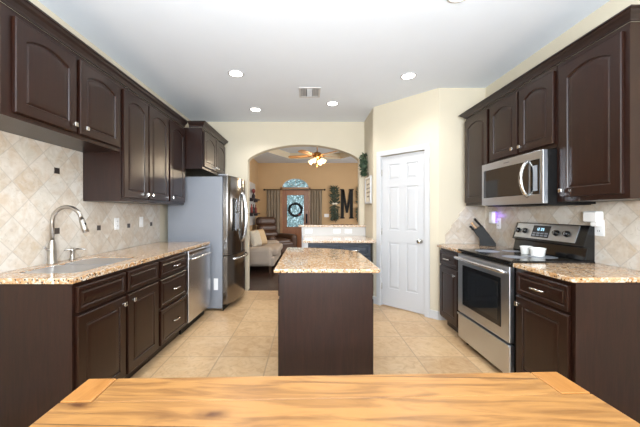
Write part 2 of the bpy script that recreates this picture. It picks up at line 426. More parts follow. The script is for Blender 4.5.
# backsplashes
g = G().box(LX, LX+.012, 1.50, 2.488, .905, 1.767).box(LX, LX+.012, 2.488, 3.78, .905, 1.364)
bs = struct('wall_backsplash_left', g, 'tileL', 'diamond-set travertine backsplash over the sink counter')
for (y, z) in ((2.23, 1.133), (2.677, 1.133), (3.124, 1.133), (3.571, 1.133), (2.23, 1.580), (1.783, 1.133)):
    link('tile_inset', G().box(LX+.011, LX+.016, y-.022, y+.022, z-.022, z+.022), 'accent', bs, label='small dark bronze square tile inset')
struct('wall_backsplash_right', G().box(RX-.012, RX, 1.55, 3.55, .905, 1.345), 'tileL', 'diamond-set travertine backsplash over the range counter')
g = G().prism([(1.62, .905), (2.088, .905), (2.088, 1.345), (1.86, 1.345), (1.83, 1.30), (1.78, 1.25), (1.80, 1.23), (1.69, 1.12), (1.70, 1.10), (1.62, 1.01)], 'y', 3.54, 3.55)
struct('wall_backsplash_facing', g, 'tileF', 'travertine tiles with a stepped edge on the short wall')

# ---------------------------------------------------------------- living room shell
LY = 10.0; LZ = 2.92; LLX = -1.66
# front wall with door and fanlight openings
fx0, fx1, fdh = -.86, .02, 2.05      # door opening
fc, fr = -.42, .44                   # fanlight
def tx(px, Y): return (px-308)/300*Y
g = G().box(LLX-.1, fx0, LY, LY+.12, 0, LZ+.3).box(fx1, 3.6, LY, LY+.12, 0, LZ+.3)
n = 14; zb = 2.10; top = .30
pts = [(fc-fr*math.cos(PI*i/n), zb+top*math.sin(PI*i/n)) for i in range(n+1)]
g.box(fx0, fx1, LY, LY+.12, fdh, zb)
for (x0, z0), (x1, z1) in zip(pts[:-1], pts[1:]):
    g.loops([[(x0, LY, z0), (x1, LY, z1), (x1, LY, LZ+.3), (x0, LY, LZ+.3)], [(x0, LY+.12, z0), (x1, LY+.12, z1), (x1, LY+.12, LZ+.3), (x0, LY+.12, LZ+.3)]])
struct('wall_front', g, 'tan', 'tan front wall of the living room')
struct('wall_living_left', G().box(LLX-.1, LLX, 5.9, LY, 0, LZ+.3).box(-4.2, LLX, 5.9, 6.0, 0, LZ+.3).box(-4.2, -4.1, AY+AT, 5.9, 0, LZ+.3), 'tan', 'tan side wall of the living room')
g = G().box(3.5, 3.6, AY+AT, 6.5, 0, LZ+.3).box(3.5, 3.6, 8.5, LY, 0, LZ+.3).box(3.5, 3.6, 6.5, 8.5, 0, .7).box(3.5, 3.6, 6.5, 8.5, 2.3, LZ+.3)
struct('wall_living_right', g, 'tan', 'tan right wall of the living room')
g = G().box(3.52, 3.58, 6.5, 8.5, .7, .76).box(3.52, 3.58, 6.5, 8.5, 2.24, 2.3)
for y in (6.5, 7.47, 8.44): g.box(3.52, 3.58, y, y+.06, .76, 2.24)
wf = struct('window_2', g, 'white', 'white framed living room side window')
link('window_pane', G().box(3.545, 3.555, 6.56, 8.44, .76, 2.24), 'clear', wf)
struct('wall_living_rear', G().box(-4.2, LX-.1, AY, AY+AT, 0, LZ+.3).box(RX+.1, 3.6, AY, AY+AT, 0, LZ+.3).box(LX-.1, RX+.1, AY+AT-.1, AY+AT, CZ+.05, LZ+.3), 'tan')
# ceiling with octagonal tray
tray = [(-.55, 9.25), (-1.10, 8.2), (-1.10, 6.6), (-.55, 5.7), (1.0, 5.7), (1.6, 6.6), (1.6, 8.2), (1.0, 9.25)]
outer = [(-.55, LY), (-4.2, 8.2), (-4.2, 6.6), (-.55, AY+AT), (1.0, AY+AT), (3.6, 6.6), (3.6, 8.2), (1.0, LY)]
TZ = 3.10
g = G(); n8 = len(tray)
for i in range(n8):
    j = (i+1) % n8
    g.face([(*outer[i], LZ), (*outer[j], LZ), (*tray[j], LZ), (*tray[i], LZ)])
for cpt, i, j in (((-4.2, LY), 0, 1), ((-4.2, AY+AT), 2, 3), ((3.6, AY+AT), 4, 5), ((3.6, LY), 6, 7)):
    g.face([(*outer[i], LZ), (*cpt, LZ), (*outer[j], LZ)])
g.face([(-4.2, AY+AT, TZ+.1), (3.6, AY+AT, TZ+.1), (3.6, LY, TZ+.1), (-4.2, LY, TZ+.1)])
g.face([(*p, TZ) for p in tray])
cl = struct('ceiling_living', g, 'ceil', 'grey-white living room ceiling with a recessed tray')
g = G()
for i in range(n8):
    j = (i+1) % n8
    g.face([(*tray[i], LZ), (*tray[j], LZ), (*tray[j], TZ), (*tray[i], TZ)])
struct('trim_2', g, 'wall', 'cream faces of the ceiling tray')

# front door
W2 = fx1-fx0
g = G()
for x0, x1 in ((0, .15), (W2-.15, W2)): g.box(x0, x1, 0, .045, 0, 2.03)
g.box(.15, W2-.15, 0, .045, 0, .78).box(.15, W2-.15, 0, .045, 1.84, 2.03)
for x0, x1 in ((.17, W2/2-.03), (W2/2+.03, W2-.17)): g.box(x0, x1, -.012, 0, .2, .68)
g.box(.13, .16, -.015, 0, .76, 1.86).box(W2-.16, W2-.13, -.015, 0, .76, 1.86).box(.13, W2-.13, -.015, 0, .75, .78).box(.13, W2-.13, -.015, 0, 1.84, 1.87)
fd = struct('door_2', g, 'doorwood', 'golden wood front door with leaded glass', loc=(fx0, LY+.02, .01), bevel=.004)
link('door_glass', G().box(.15, W2-.15, .016, .028, .78, 1.84), 'leaded', fd, label='leaded glass panel')
link('door_handle', G().tube([(W2-.07, -.03, 1.18), (W2-.07, -.06, 1.12), (W2-.07, -.06, .98), (W2-.07, -.03, .92)], .012).box(W2-.095, W2-.045, -.03, 0, .9, 1.22), 'blackm', fd, label='dark door handle')
g = G().box(fx0-.07, fx0, LY-.02, LY, 0, fdh+.07).box(fx1, fx1+.07, LY-.02, LY, 0, fdh+.07).box(fx0-.07, fx1+.07, LY-.02, LY, fdh, fdh+.05)
struct('trim_3', g, 'fanwood', 'wooden front door casing', bevel=.004)
# fanlight
fl = struct('window_3', G().loops([[(x*1.0, LY+.03, z) for x, z in pts], [(x, LY+.045, z) for x, z in pts]]), 'leaded', 'half-round leaded fanlight above the front door')
g = G().tube([(x, LY+.02, z) for x, z in pts], .018)
g.tube([(fc-fr, LY+.02, zb), (fc+fr, LY+.02, zb)], .018)
for a in (45, 90, 135): g.tube([(fc, LY+.03, zb), (fc+fr*math.cos(math.radians(a)), LY+.03, zb+top*math.sin(math.radians(a)))], .008)
link('window_frame', g, 'white', fl)

# ---------------------------------------------------------------- cabinets
def door_bm(w_, h_, arch=0, rail=.058, t=.020):
    g = G(); n = 13
    def outline(i, y, a, extra=0):
        pts = [(i, y, i), (w_-i, y, i)]
        top = h_-i
        for k in range(n):
            u = 1-k/(n-1); x = i+(w_-2*i)*u
            z = top - a*(1-(1-(2*u-1)**2)) if a else top
            pts.append((x, y, z))
        return pts
    L = [outline(0, 0, 0), outline(0, -t+.004, 0), outline(.005, -t, 0), outline(rail-.003, -t, arch), outline(rail, -t+.003, arch),
         outline(rail+.003, -t+.008, arch), outline(rail+.007, -t+.008, arch), outline(rail+.016, -t+.003, arch), outline(rail+.040, -t+.0015, arch)]
    g.loops(L, cap0=True, cap1=True); return g
def knob(parent, x, z, y=-.020):
    g = G().lathe([(.008, 0), (.006, -.006), (.006, -.014)], (x, y, z), 'y', 10)
    g.box(x-.014, x+.014, y-.030, y-.014, z-.014, z+.014)
    return link('knob', g, 'chrome', parent, bevel=.004, label='square polished metal knob')
def pull(parent, x, z, L=.11, y=-.020):
    g = G().tube([(x-L/2, y, z-.004), (x-L/2+.004, y-.022, z), (x-L/2+.022, y-.032, z), (x, y-.035, z+.002), (x+L/2-.022, y-.032, z), (x+L/2-.004, y-.022, z), (x+L/2, y, z-.004)], [.005, .005, .006, .007, .006, .005, .005], 8)
    return link('handle', g, 'chrome', parent, label='curved metal bar pull')
def cdoor(root, x, z, w_, h_, arch=0, kn=None, mat='cab', name='door', rail=.062):
    d = link(name, door_bm(w_, h_, arch, rail), mat, root); d.location = (x, 0, z)
    if kn: knob(d, kn[0], kn[1])
    return d
def cdrawer(root, x, z, w_, h_, p=True, mat='cab', name='drawer', rail=.028):
    d = link(name, door_bm(w_, h_, 0, rail), mat, root); d.location = (x, 0, z)
    if p: pull(d, w_/2, h_/2)
    return d
def base_body(root, w_, dep, endL=False, endR=False, mat='cab', top=.873):
    g = G().box(0, w_, .003, dep, .10, top).box(.0, w_, .075, dep, 0, .10)
    link('carcass', g, mat, root)
    if endL: link('end_panel', G().box(-.012, 0, -.002, dep, 0, top), 'cabend', root, label='wood end panel')
    if endR: link('end_panel', G().box(w_, w_+.012, -.002, dep, 0, top), 'cabend', root, label='wood end panel')

LF = -1.245
TH = .0313
def lf(y): return -1.31+(y-1.675)*TH   # frame face of the sink run
# sink base (left)
r = thing('base_cabinet', 'dark two-door sink cabinet with false drawer fronts under the sink', 'cabinet', (lf(1.675), 1.675, 0), PI/2-TH)
g = G().box(0, .880, .003, .02, .10, .873).box(0, .02, .02, .565, .10, .873).box(.860, .880, .02, .565, .10, .873).box(.02, .860, .02, .565, .10, .12).box(.02, .860, .555, .565, .12, .873).box(0, .880, .075, .09, 0, .1)
link('carcass', g, 'cab', r)
link('end_panel', G().box(-.012, 0, -.002, .565, 0, .873), 'cabend', r, label='wood end panel with visible grain')
cdrawer(r, .008, .705, .425, .145, False, name='false_drawer_front'); cdrawer(r, .460, .705, .405, .145, False, name='false_drawer_front')
cdoor(r, .008, .12, .425, .565, 0, (.385, .52)); cdoor(r, .460, .12, .405, .565, 0, (.04, .52))
r = thing('base_cabinet', 'dark three-drawer cabinet beside the dishwasher', 'cabinet', (lf(2.558), 2.558, 0), PI/2-TH)
base_body(r, .552, .565)
cdrawer(r, .022, .705, .505, .145); cdrawer(r, .022, .445, .505, .24); cdrawer(r, .022, .12, .505, .30)
# right near base
RF = 1.505
r = thing('base_cabinet', 'dark one-door one-drawer cabinet right of the range, nearest the table', 'cabinet', (RF, 2.170, 0), -PI/2)
base_body(r, .475, .58, endR=True)
cdrawer(r, .025, .70, .430, .150); cdoor(r, .025, .12, .430, .560, 0, (.035, .51))
r = thing('base_cabinet', 'narrow dark cabinet left of the range by the pantry wall', 'cabinet', (RF, 3.40, 0), -PI/2)
base_body(r, .455, .58)
cdrawer(r, .014, .70, .395, .150); cdoor(r, .014, .12, .395, .560, 0, (.36, .51))
# toe kick paint strip hidden inside carcass

# uppers left
def upper(name_label, loc, rz, w_, dep, z0, z1, doors, group=None, arch=.042, top=.035, bot=.03, endL=False):
    r = thing('wall_cabinet', name_label, 'cabinet', (loc[0], loc[1], z0), rz, group)
    hh = z1-z0
    link('carcass', G().box(0, w_, .002, dep, 0, hh), 'cab', r)
    for (x0, x1, k) in doors:
        dw, dh = x1-x0, hh-top-bot
        kx = {'l': .035, 'r': dw-.035}.get(k)
        cdoor(r, x0, bot, dw, dh, arch, (kx, .045) if kx else None)
    return r
UF = -1.55
upper('short dark two-door upper cabinet over the sink', (UF, 1.515), PI/2, .973, -LX+UF-.014, 1.768, 2.335, [(.056, .472, 'r'), (.503, .935, 'l')])
upper('tall dark two-door upper cabinet in the middle of the sink wall', (UF, 2.489), PI/2, .824, -LX+UF-.014, 1.365, 2.335, [(.010, .39, 'r'), (.408, .812, 'l')])
upper('tall dark one-door upper cabinet next to the refrigerator', (UF, 3.315), PI/2, .44, -LX+UF-.014, 1.365, 2.335, [(.015, .425, 'l')])
upper('dark two-door cabinet mounted over the refrigerator', (-1.325, 3.765), PI/2, .99, .58, 1.82, 2.335, [(.02, .49, 'r'), (.51, .97, 'l')], arch=.05)
# uppers right
UR = 1.80; DR_ = RX-UR-.014
upper('tall narrow dark upper cabinet left of the microwave', (UR, 3.42), -PI/2, .445, DR_, 1.348, 2.336, [(.012, .435, None)])
upper('short dark two-door upper cabinet above the microwave', (UR, 2.972), -PI/2, .80, DR_, 1.742, 2.336, [(.025, .413, 'r'), (.433, .79, 'l')])
upper('tall wide dark upper cabinet right of the microwave', (UR, 2.168), -PI/2, .49, DR_, 1.348, 2.336, [(.042, .462, 'l')])

# crown mouldings
def crown(path, side, z0, h_, out, label):
    # path of (x,y) along cabinet front; profile grows outward
    prof = [(.0, 0), (.010, 0), (.012, h_*.18), (out*.45, h_*.45), (out*.72, h_*.62), (out*.85, h_*.8), (out, h_*.84), (out, h_), (0, h_)]
    P = [Vector(p) for p in path]; loops = []
    for i, p in enumerate(P):
        d0 = (P[i]-P[i-1]).normalized() if i else (P[1]-P[0]).normalized()
        d1 = (P[i+1]-P[i]).normalized() if i < len(P)-1 else d0
        n0 = Vector((d0.y, -d0.x))*side; n1 = Vector((d1.y, -d1.x))*side
        nn = (n0+n1); nn = nn/ (nn.dot(n0)) if nn.length > .01 else n0
        loops.append([(p.x+nn.x*a, p.y+nn.y*a, z0+z) for a, z in prof])
    return tag(link('crown_molding', G().loops(loops), 'crown'), label, 'crown molding')
crown([(LX+.001, 1.513), (UF-.001, 1.513), (UF-.001, 3.757), (UF-.001, 3.758)], 1, 2.336, .075, .05, 'dark crown molding along the top of the sink-side upper cabinets')
crown([(UF+.06, 3.763), (-1.324, 3.763), (-1.324, 4.757), (LX+.001, 4.757)], 1, 2.336, .07, .05, 'dark crown molding around the cabinet over the refrigerator')
crown([(RX-.001, 1.676), (UR+.001, 1.676), (UR+.001, 3.422), (RX-.001, 3.422)], -1, 2.337, .055, .058, 'dark crown molding along the top of the range-side upper cabinets')

# ---------------------------------------------------------------- worktops
ZT = .905; ST = .030
def slab(polys, label, mat='granite', bevel=.006, z=ZT, name='countertop', th=ST):
    g = G()
    for p in polys: g.prism(p, 'z', z-th, z)
    return tag(link(name, g, mat, bevel=bevel), label, 'countertop')
SX0, SX1, SY0, SY1 = -1.765, -1.395, 1.80, 2.45
R = lambda x0, x1, y0, y1: [(x0, y0), (x1, y0), (x1, y1), (x0, y1)]
def ring_slab():
    g = G(); ox0, ox1, oy0, oy1 = LX+.013, -1.235, 1.657, 3.772
    def rr(x0, x1, y0, y1, r, n=6):
        out = []
        for cx, cy, a0 in ((x1-r, y1-r, 0), (x0+r, y1-r, 90), (x0+r, y0+r, 180), (x1-r, y0+r, 270)):
            for k in range(n+1):
                a = math.radians(a0+90*k/n); out.append((cx+r*math.cos(a), cy+r*math.sin(a)))
        return out
    i = rr(SX0, SX1, SY0, SY1, .06); o = rr(ox0, ox1, oy0, oy1, .004)
    L = [[(x, y, ZT-ST) for x, y in i], [(x, y, ZT-ST) for x, y in o], [(x, y, ZT-.004) for x, y in o],
         [(x-(.003 if x > -1.5 else 0), y+(.003 if y < 2 else -.003), ZT) for x, y in o], [(x, y, ZT) for x, y in i]]
    L = [L[0]]+[[(x-((3.772-y)*TH if x > -1.5 else 0), y, z) for x, y, z in l_] for l_ in L[1:4]]+[L[4]]
    g.loops(L, closed=True); return g, i
g, inner = ring_slab()
tag(link('countertop', g, 'granite'), 'speckled tan granite countertop with the sink cutout along the left wall', 'countertop')
slab([R(1.48, RX-.013, 1.680, 2.172)], 'granite countertop piece right of the range')
slab([[(1.48, 2.942), (RX-.013, 2.942), (RX-.013, 3.538), (1.585, 3.538), (1.48, 3.44)]], 'granite countertop piece left of the range under the knife block')

# sink
def basin(y0, y1):
    cx, cy = (SX0+SX1)/2, (y0+y1)/2; hx, hy = (SX1-SX0)/2-.004, (y1-y0)/2
    def lp(s_, z, r):
        out = []
        a_, b_ = hx-s_, hy-s_
        for sx, sy, a0 in ((1, 1, 0), (-1, 1, 90), (-1, -1, 180), (1, -1, 270)):
            for k in range(6):
                a = math.radians(a0+90*k/5); out.append((cx+sx*(a_-r)+r*math.cos(a), cy+sy*(b_-r)+r*math.sin(a), z))
        return out
    g = G(); g.loops([lp(-.002, ZT-.004, .06), lp(.002, ZT-.008, .06), lp(.008, .74, .055), lp(.025, .705, .05), lp(.06, .70, .04), lp(.06, .696, .04), lp(.02, .698, .05), lp(.003, .735, .055), lp(-.003, ZT-.006, .06)], cap0=False, cap1=True, smooth=True)
    return g, cx, cy
r = thing('sink', 'stainless double-bowl sink set into the left granite countertop', 'sink', ((SX0+SX1)/2, 2.125, .70))
off = Vector(r.location)
for a, b_ in ((SY0+.005, 2.12), (2.14, SY1-.005)):
    g, cx, cy = basin(a, b_)
    bmesh.ops.translate(g.b, vec=-off, verts=g.b.verts)
    o = link('bowl', g, 'sinksteel', r)
    d = G().lathe([(.045, .0), (.045, .006), (.03, .007), (.028, .003), (.005, .002)], (cx-off.x, cy-off.y, .0)); link('drain', d, 'chrome', o)
link('divider', G().box(-.175, .175, -.007, .017, .06, .165), 'sinksteel', r, bevel=.006)

# faucet
r = thing('faucet', 'brushed nickel gooseneck pull-down faucet behind the sink', 'faucet', (-1.825, 2.14, ZT))
link('base', G().lathe([(.032, 0), (.032, .006), (.028, .012), (.026, .08), (.023, .14), (.016, .165), (.015, .17)]), 'nickel', r)
pts_ = [(0, 0, .16), (0, 0, .30)]
for k in range(1, 13):
    a = PI - PI*k/12*0.93; pts_.append((.105+.105*math.cos(a), 0, .30+.105*math.sin(a)))
link('spout', G().tube(pts_, .0135, 14), 'nickel', r)
e = Vector(pts_[-1]); d = (e-Vector(pts_[-2])).normalized()
link('spray_head', G().tube([e, e+d*.02, e+d*.08, e+d*.105], [.015, .018, .021, .019], 14), 'nickel', r)
link('spray_button', G().ball(e+d*.045+Vector((.017, -.004, 0)), .008, 10, (.6, .8, 1.8)), 'blackm', r)
link('lever', G().tube([(.0, -.02, .10), (.01, -.05, .105), (.03, -.10, .13)], [.009, .008, .006]), 'nickel', r)
r = thing('soap_dispenser', 'small brushed nickel soap dispenser right of the faucet', 'soap dispenser', (-1.83, 2.33, ZT))
link('base', G().lathe([(.022, 0), (.022, .006), (.016, .012), (.015, .06), (.019, .065), (.019, .085), (.012, .09)]), 'nickel', r)
link('spout', G().tube([(-.02, -.05, .078), (0, 0, .082), (.04, .01, .082), (.10, .01, .078)], [.006, .008, .007, .005]), 'nickel', r)

# outlets
def outlet(name, label, loc, rz, wd=.07, hh=.115, sw=False):
    r = thing(name, label, 'outlet' if not sw else 'light switch', loc, rz)
    link('plate', G().box(-wd/2, wd/2, -.006, 0, -hh/2, hh/2), 'plastic', r, bevel=.002)
    if sw: link('rocker', G().box(-.016, .016, -.010, -.006, -.033, .033), 'plastic', r, bevel=.001)
    else:
        for z in (-.022, .022):
            s_ = link('socket', G().box(-.017, .017, -.009, -.006, z-.014, z+.014), 'plastic', r, bevel=.001)
            link('slot', G().box(-.008, -.005, -.0095, -.009, z-.006, z+.007).box(.005, .008, -.0095, -.009, z-.006, z+.007), 'blackm', s_)
    return r
xw = LX+.0125
outlet('wall_outlet', 'white wall outlet under the two-door uppers, left of two on the sink wall', (xw, 2.927, 1.16), PI/2)
outlet('light_switch', 'white wall switch on the sink-wall tiles nearer the refrigerator', (xw, 3.357, 1.165), PI/2, sw=True)
xw = RX-.0125
outlet('wall_outlet', 'white wall outlet on the tiles right of the range, below a white adapter', (xw, 2.145, 1.16), -PI/2)
outlet('wall_outlet', 'white wall outlet on the tiles left of the range, below the violet light', (xw, 3.28, 1.15), -PI/2)
r = thing('plug_adapter', 'white plug-in device in the outlet right of the range', 'adapter', (RX-.022, 2.165, 1.235), -PI/2)
link('body', G().box(-.055, .055, -.05, .008, -.035, .045), 'plastic', r, bevel=.012, seg=3)
link('plug_tail', G().box(-.01, .045, -.035, .006, -.065, -.032), 'plastic', r, bevel=.008)
r = thing('night_light', 'white plug-in night light glowing violet by the far wall corner', 'night light', (RX-.022, 3.35, 1.215), -PI/2)
link('body', G().box(-.040, .040, -.045, .008, -.07, .07), 'plastic', r, bevel=.018, seg=3)
link('glow_strip', G().box(.036, .044, -.012, .004, -.055, .06), 'purple', r, bevel=.003, label='violet glowing strip')

l = bpy.data.lights.new('violet_glow', 'POINT'); l.energy = .12; l.color = (.35, .2, 1); l.shadow_soft_size = .02
o = bpy.data.objects.new('violet_glow', l); COL.objects.link(o); o.parent = r; o.location = (.075, -.03, .02)
# ---------------------------------------------------------------- dishwasher
r = thing('dishwasher', 'stainless steel dishwasher between the drawers and the refrigerator', 'dishwasher', (lf(3.118)+.012, 3.118, 0), PI/2-TH)
w_ = .64
link('tub', G().box(0, w_, .03, .6, .1, .868), 'blackm', r)
link('door', G().box(.004, w_-.004, -.012, .03, .115, .865), 'steel', r, bevel=.006)
link('control_strip', G().box(.02, w_-.02, -.0135, -.012, .83, .85), 'dsteel', r, label='dark control strip')
link('handle', G().tube([(.05, -.012, .775), (.06, -.045, .78), (.13, -.058, .785), (w_/2, -.066, .787), (w_-.13, -.058, .785), (w_-.06, -.045, .78), (w_-.05, -.012, .775)], .012, 10), 'steel', r)
link('toe_kick', G().box(0, w_, .07, .09, 0, .1), 'blackm', r)

# ---------------------------------------------------------------- refrigerator
r = thing('refrigerator', 'stainless french-door refrigerator with grey side standing by the arch', 'refrigerator', (-1.105, 3.865, 0), PI/2-math.radians(2.5))
FW = .885
link('body', G().box(0, FW, .0, .72, .03, 1.735), 'grey', r, bevel=.008)
link('base_grille', G().box(.01, FW-.01, -.01, .0, .0, .07), 'blackm', r)
def bulge(x0, x1, z0, z1, name, mat='dsteel'):
    n = 10; loops = []
    for k in range(n+1):
        x = x0+(x1-x0)*k/n; u = 2*x/FW-1; y = -.075-.068*(1-u*u)
        e = .012 if k in (0, n) else 0
        loops.append([(x, y+e, z0), (x, -.006, z0), (x, -.006, z1), (x, y+e, z1)])
    o = link(name, G().loops(loops, smooth=False), mat, r, bevel=.004)
    for p in o.data.polygons: p.use_smooth = abs(p.normal.y) > .5
    return o
dl = bulge(.004, FW/2-.003, .72, 1.75, 'door'); dr = bulge(FW/2+.003, FW-.004, .72, 1.75, 'door')
fz = bulge(.004, FW-.004, .085, .708, 'freezer_drawer')
yf = lambda x: -.075-.068*(1-(2*x/FW-1)**2)
for d_, x in ((dl, FW/2-.035), (dr, FW/2+.035)):
    y = yf(x); P_ = []
    for k in range(13):
        u = k/12; P_.append((x, y+.002-.062*math.sin(PI*u)**.55, .86+.70*u))
    link('handle', G().tube(P_, .013, 10), 'steel', d_, label='long bowed steel handle')
P_ = []
for k in range(13):
    u = k/12; x = .12+(FW-.24)*u; P_.append((x, yf(x)+.002-.055*math.sin(PI*u)**.4, .655))
link('handle', G().tube(P_, .013, 10), 'steel', fz, label='bowed steel freezer handle')
x0, x1 = .12, .30
dsp = link('dispenser', G().box(x0, x1, yf(.12)-.022, yf(.12)+.02, 1.02, 1.46), 'black', dl, bevel=.006, label='black water dispenser')
link('dispenser_cradle', G().box(x0+.03, x1-.03, yf(.12)-.034, yf(.12)-.02, 1.05, 1.26), 'grey', dsp)
link('sticker', G().box(-.002, 0, .035, .085, .30, .43).b and G().box(.0, .0, 0, 0, 0, 0) if False else G().box(-.0015, .0, .055, .11, .27, .42), 'plastic', r, label='white rating sticker on the grey side')
link('hinge_cover', G().box(.02, .12, -.05, .06, 1.75, 1.77), 'grey', r, bevel=.005)
link('hinge_cover', G().box(FW-.12, FW-.02, -.05, .06, 1.75, 1.77), 'grey', r, bevel=.005)

# ---------------------------------------------------------------- range
r = thing('range', 'stainless and black electric range between the right-hand cabinets', 'stove', (1.482, 2.938, 0), -PI/2)
RW = .762
link('body', G().box(0, RW, .02, .60, .04, .895), 'black', r)
link('cooktop', G().box(-.002, RW+.002, -.015, .603, .895, .917), 'black', r, bevel=.006, label='black glass cooktop')
for cx, cy, rr_ in ((.19, .16, .10), (.55, .16, .085), (.19, .38, .075), (.55, .38, .10)):
    link('burner', G().lathe([(rr_, .917), (rr_, .9178), (rr_-.004, .9178), (rr_-.004, .9172)], (cx, cy, 0), 'z', 28), M['grey'], r, label='faint grey burner ring')
od = link('oven_door', G().box(.006, RW-.006, -.018, .02, .315, .872), 'steelw', r, bevel=.006)
link('oven_window', G().box(.10, RW-.10, -.022, -.016, .40, .775), 'black', od, bevel=.02, seg=4, label='black framed oven window')
link('window_glass', G().box(.135, RW-.135, -.0235, -.0215, .44, .735), 'glassb', od, bevel=.01)
P_ = [(.03, -.018, .828)] + [(.03+(RW-.06)*k/12, -.055-.012*math.sin(PI*k/12), .835) for k in range(13)] + [(RW-.03, -.018, .828)]
link('handle', G().tube(P_, .014, 10), 'steel', od)
dw = link('storage_drawer', G().box(.006, RW-.006, -.016, .02, .065, .30), 'steelw', r, bevel=.006)
link('drawer_lip', G().box(.006, RW-.006, -.026, -.012, .285, .303), 'steelw', dw, bevel=.004)
for x in (.05, RW-.05):
    link('foot', G().lathe([(.015, 0), (.015, .045)], (x, .06, 0)), 'blackm', r)
# back guard
g = G().prism([(.525, .917), (.60, .917), (.60, 1.172), (.565, 1.176), (.515, 1.02), (.545, 1.01)], 'x', .0, RW)
bgd = link('back_guard', g, 'black', r, bevel=.004)
nrm = Vector((0, -.156, .050)).normalized(); up = Vector((0, .050, .156)).normalized()
def onp(x, s_, o=0):   # point on sloped panel
    p = Vector((x, .515, 1.02))+up*s_+nrm*o; return p
def plate(x0, x1, s0, s1, o0, o1):
    g = G(); g.loops([[tuple(onp(x0, s0, o)), tuple(onp(x1, s0, o)), tuple(onp(x1, s1, o)), tuple(onp(x0, s1, o))] for o in (o0, o1)]); return g
cp = link('control_panel', plate(.03, RW-.075, .02, .155, 0, .004), 'steelw', bgd, label='steel control panel')
dp = link('display', plate(.24, .43, .035, .14, .004, .006), 'black', cp)
g = G()
seg7 = {'1': 'bc', '2': 'abged', '5': 'afgcd', '0': 'abcdef'}
def digit(g, ch, x, s0, wd, hh, o=.0065, t=.0035):
    S = {'a': (0, hh-t, wd, hh), 'd': (0, 0, wd, t), 'g': (0, hh/2-t/2, wd, hh/2+t/2), 'b': (wd-t, hh/2, wd, hh), 'c': (wd-t, 0, wd, hh/2), 'f': (0, hh/2, t, hh), 'e': (0, 0, t, hh/2)}
    for s_ in seg7[ch]:
        a = S[s_]; p = plate(x+a[0], x+a[2], s0+a[1], s0+a[3], o-.0005, o+.0005)
        me = bpy.data.meshes.new('t'); p.b.to_mesh(me); p.b.free(); g.b.from_mesh(me); bpy.data.meshes.remove(me)
for ch, x in zip('1205', (.285, .305, .335, .355)): digit(g, ch, x, .095, .013, .024)
link('clock_digits', g, 'digit', dp)
for i in range(4):
    for j in range(2):
        link('button', plate(.25+.045*i, .285+.045*i, .045+.02*j, .058+.02*j, .006, .0075), 'grey', dp)
for x in (.06, .15, .50, .60):
    s_ = .085
    p0 = onp(x, s_, .004)
    g = G().tube([p0, p0+nrm*.006, p0+nrm*.02, p0+nrm*.026], [.026, .024, .020, .016], 18)
    k_ = link('control_knob', g, 'black', cp)
    link('pointer', plate(x-.002, x+.002, s_-.016, s_+.016, .029, .032), 'steel', k_)
# ramekins
def ramekin(x, y, rad, hh, label):
    g = G().lathe([(rad*.80, 0), (rad*.86, .003), (rad*.98, hh*.8), (rad*1.04, hh*.88), (rad*1.04, hh), (rad*.93, hh), (rad*.88, hh*.85), (rad*.75, .01), (.002, .008)], n=24)
    for i in range(12): pass
    return tag(link('ramekin', g, 'ceramic', loc=(x, y, .9175)), label, 'bowl', 'white ramekins on the cooktop')
ramekin(1.86, 2.555, .046, .066, 'smaller white ramekin at back of the cooktop, farther from the table')
ramekin(1.86, 2.43, .055, .066, 'larger white ramekin at back of the cooktop, nearer the table')

# microwave
r = thing('microwave', 'stainless over-the-range microwave with a curved vertical handle', 'microwave', (1.72, 2.938, 1.332), -PI/2)
MW = .765
link('body', G().box(0, MW, .02, .365, 0, .40), 'blackm', r)
md = link('door', G().box(.0, MW, -.018, .02, .004, .398), 'steelw', r, bevel=.004)
link('window', G().box(.035, .63, -.021, -.017, .075, .335), 'glassb', md, bevel=.008, label='dark glass window')
link('control_panel', G().box(.645, .755-.02, -.021, -.017, .075, .335), 'black', md, bevel=.004)
P_ = [(.615, -.018-.055*math.sin(PI*k/12)**.6, .06+.275*k/12) for k in range(13)]
link('handle', G().tube(P_, .013, 10), 'chrome', md, label='bowed silver handle')
link('keypad', G().box(.675, .715, -.0225, -.0205, .10, .29), 'grey', md)
link('vent_grille', G().box(.02, MW-.02, .03, .35, -.006, 0), 'blackm', r)
link('badge', G().box(.33, .40, -.0195, -.0175, .362, .370), 'grey', md)

# knife block
r = thing('knife_block', 'black slanted knife block full of knives on the counter left of the range', 'knife block', (1.95, 3.30, ZT), math.radians(-30))
g = G().prism([(-.055, 0), (.10, 0), (.10, .03), (-.03, .225), (-.115, .165), (-.055, .075)], 'y', -.055, .055)
link('block', g, 'blackm', r, bevel=.004)
dirv = Vector((-.62, 0, .78)).normalized()
for i, (yy, s_, ln, mt) in enumerate([(-.035, .0, .10, 'blackm'), (-.012, .0, .11, 'nickel'), (.015, .0, .105, 'knifeh'), (.036, .0, .09, 'blackm'), (-.03, .05, .085, 'knifeh'), (.0, .05, .08, 'knifeh'), (.03, .05, .085, 'blackm'), (-.012, .085, .06, 'blackm')]):
    base = Vector((-.040, yy, .215)) + Vector((-.8, 0, -.55)).normalized()*s_
    g = G().tube([base+dirv*-.0, base+dirv*.02, base+dirv*ln*.6, base+dirv*ln], [.010, .012, .0115, .013], 8)
    link('knife_handle', g, mt, r, label={'blackm': 'black knife handle', 'nickel': 'steel knife handle', 'knifeh': 'pale knife handle'}[mt])

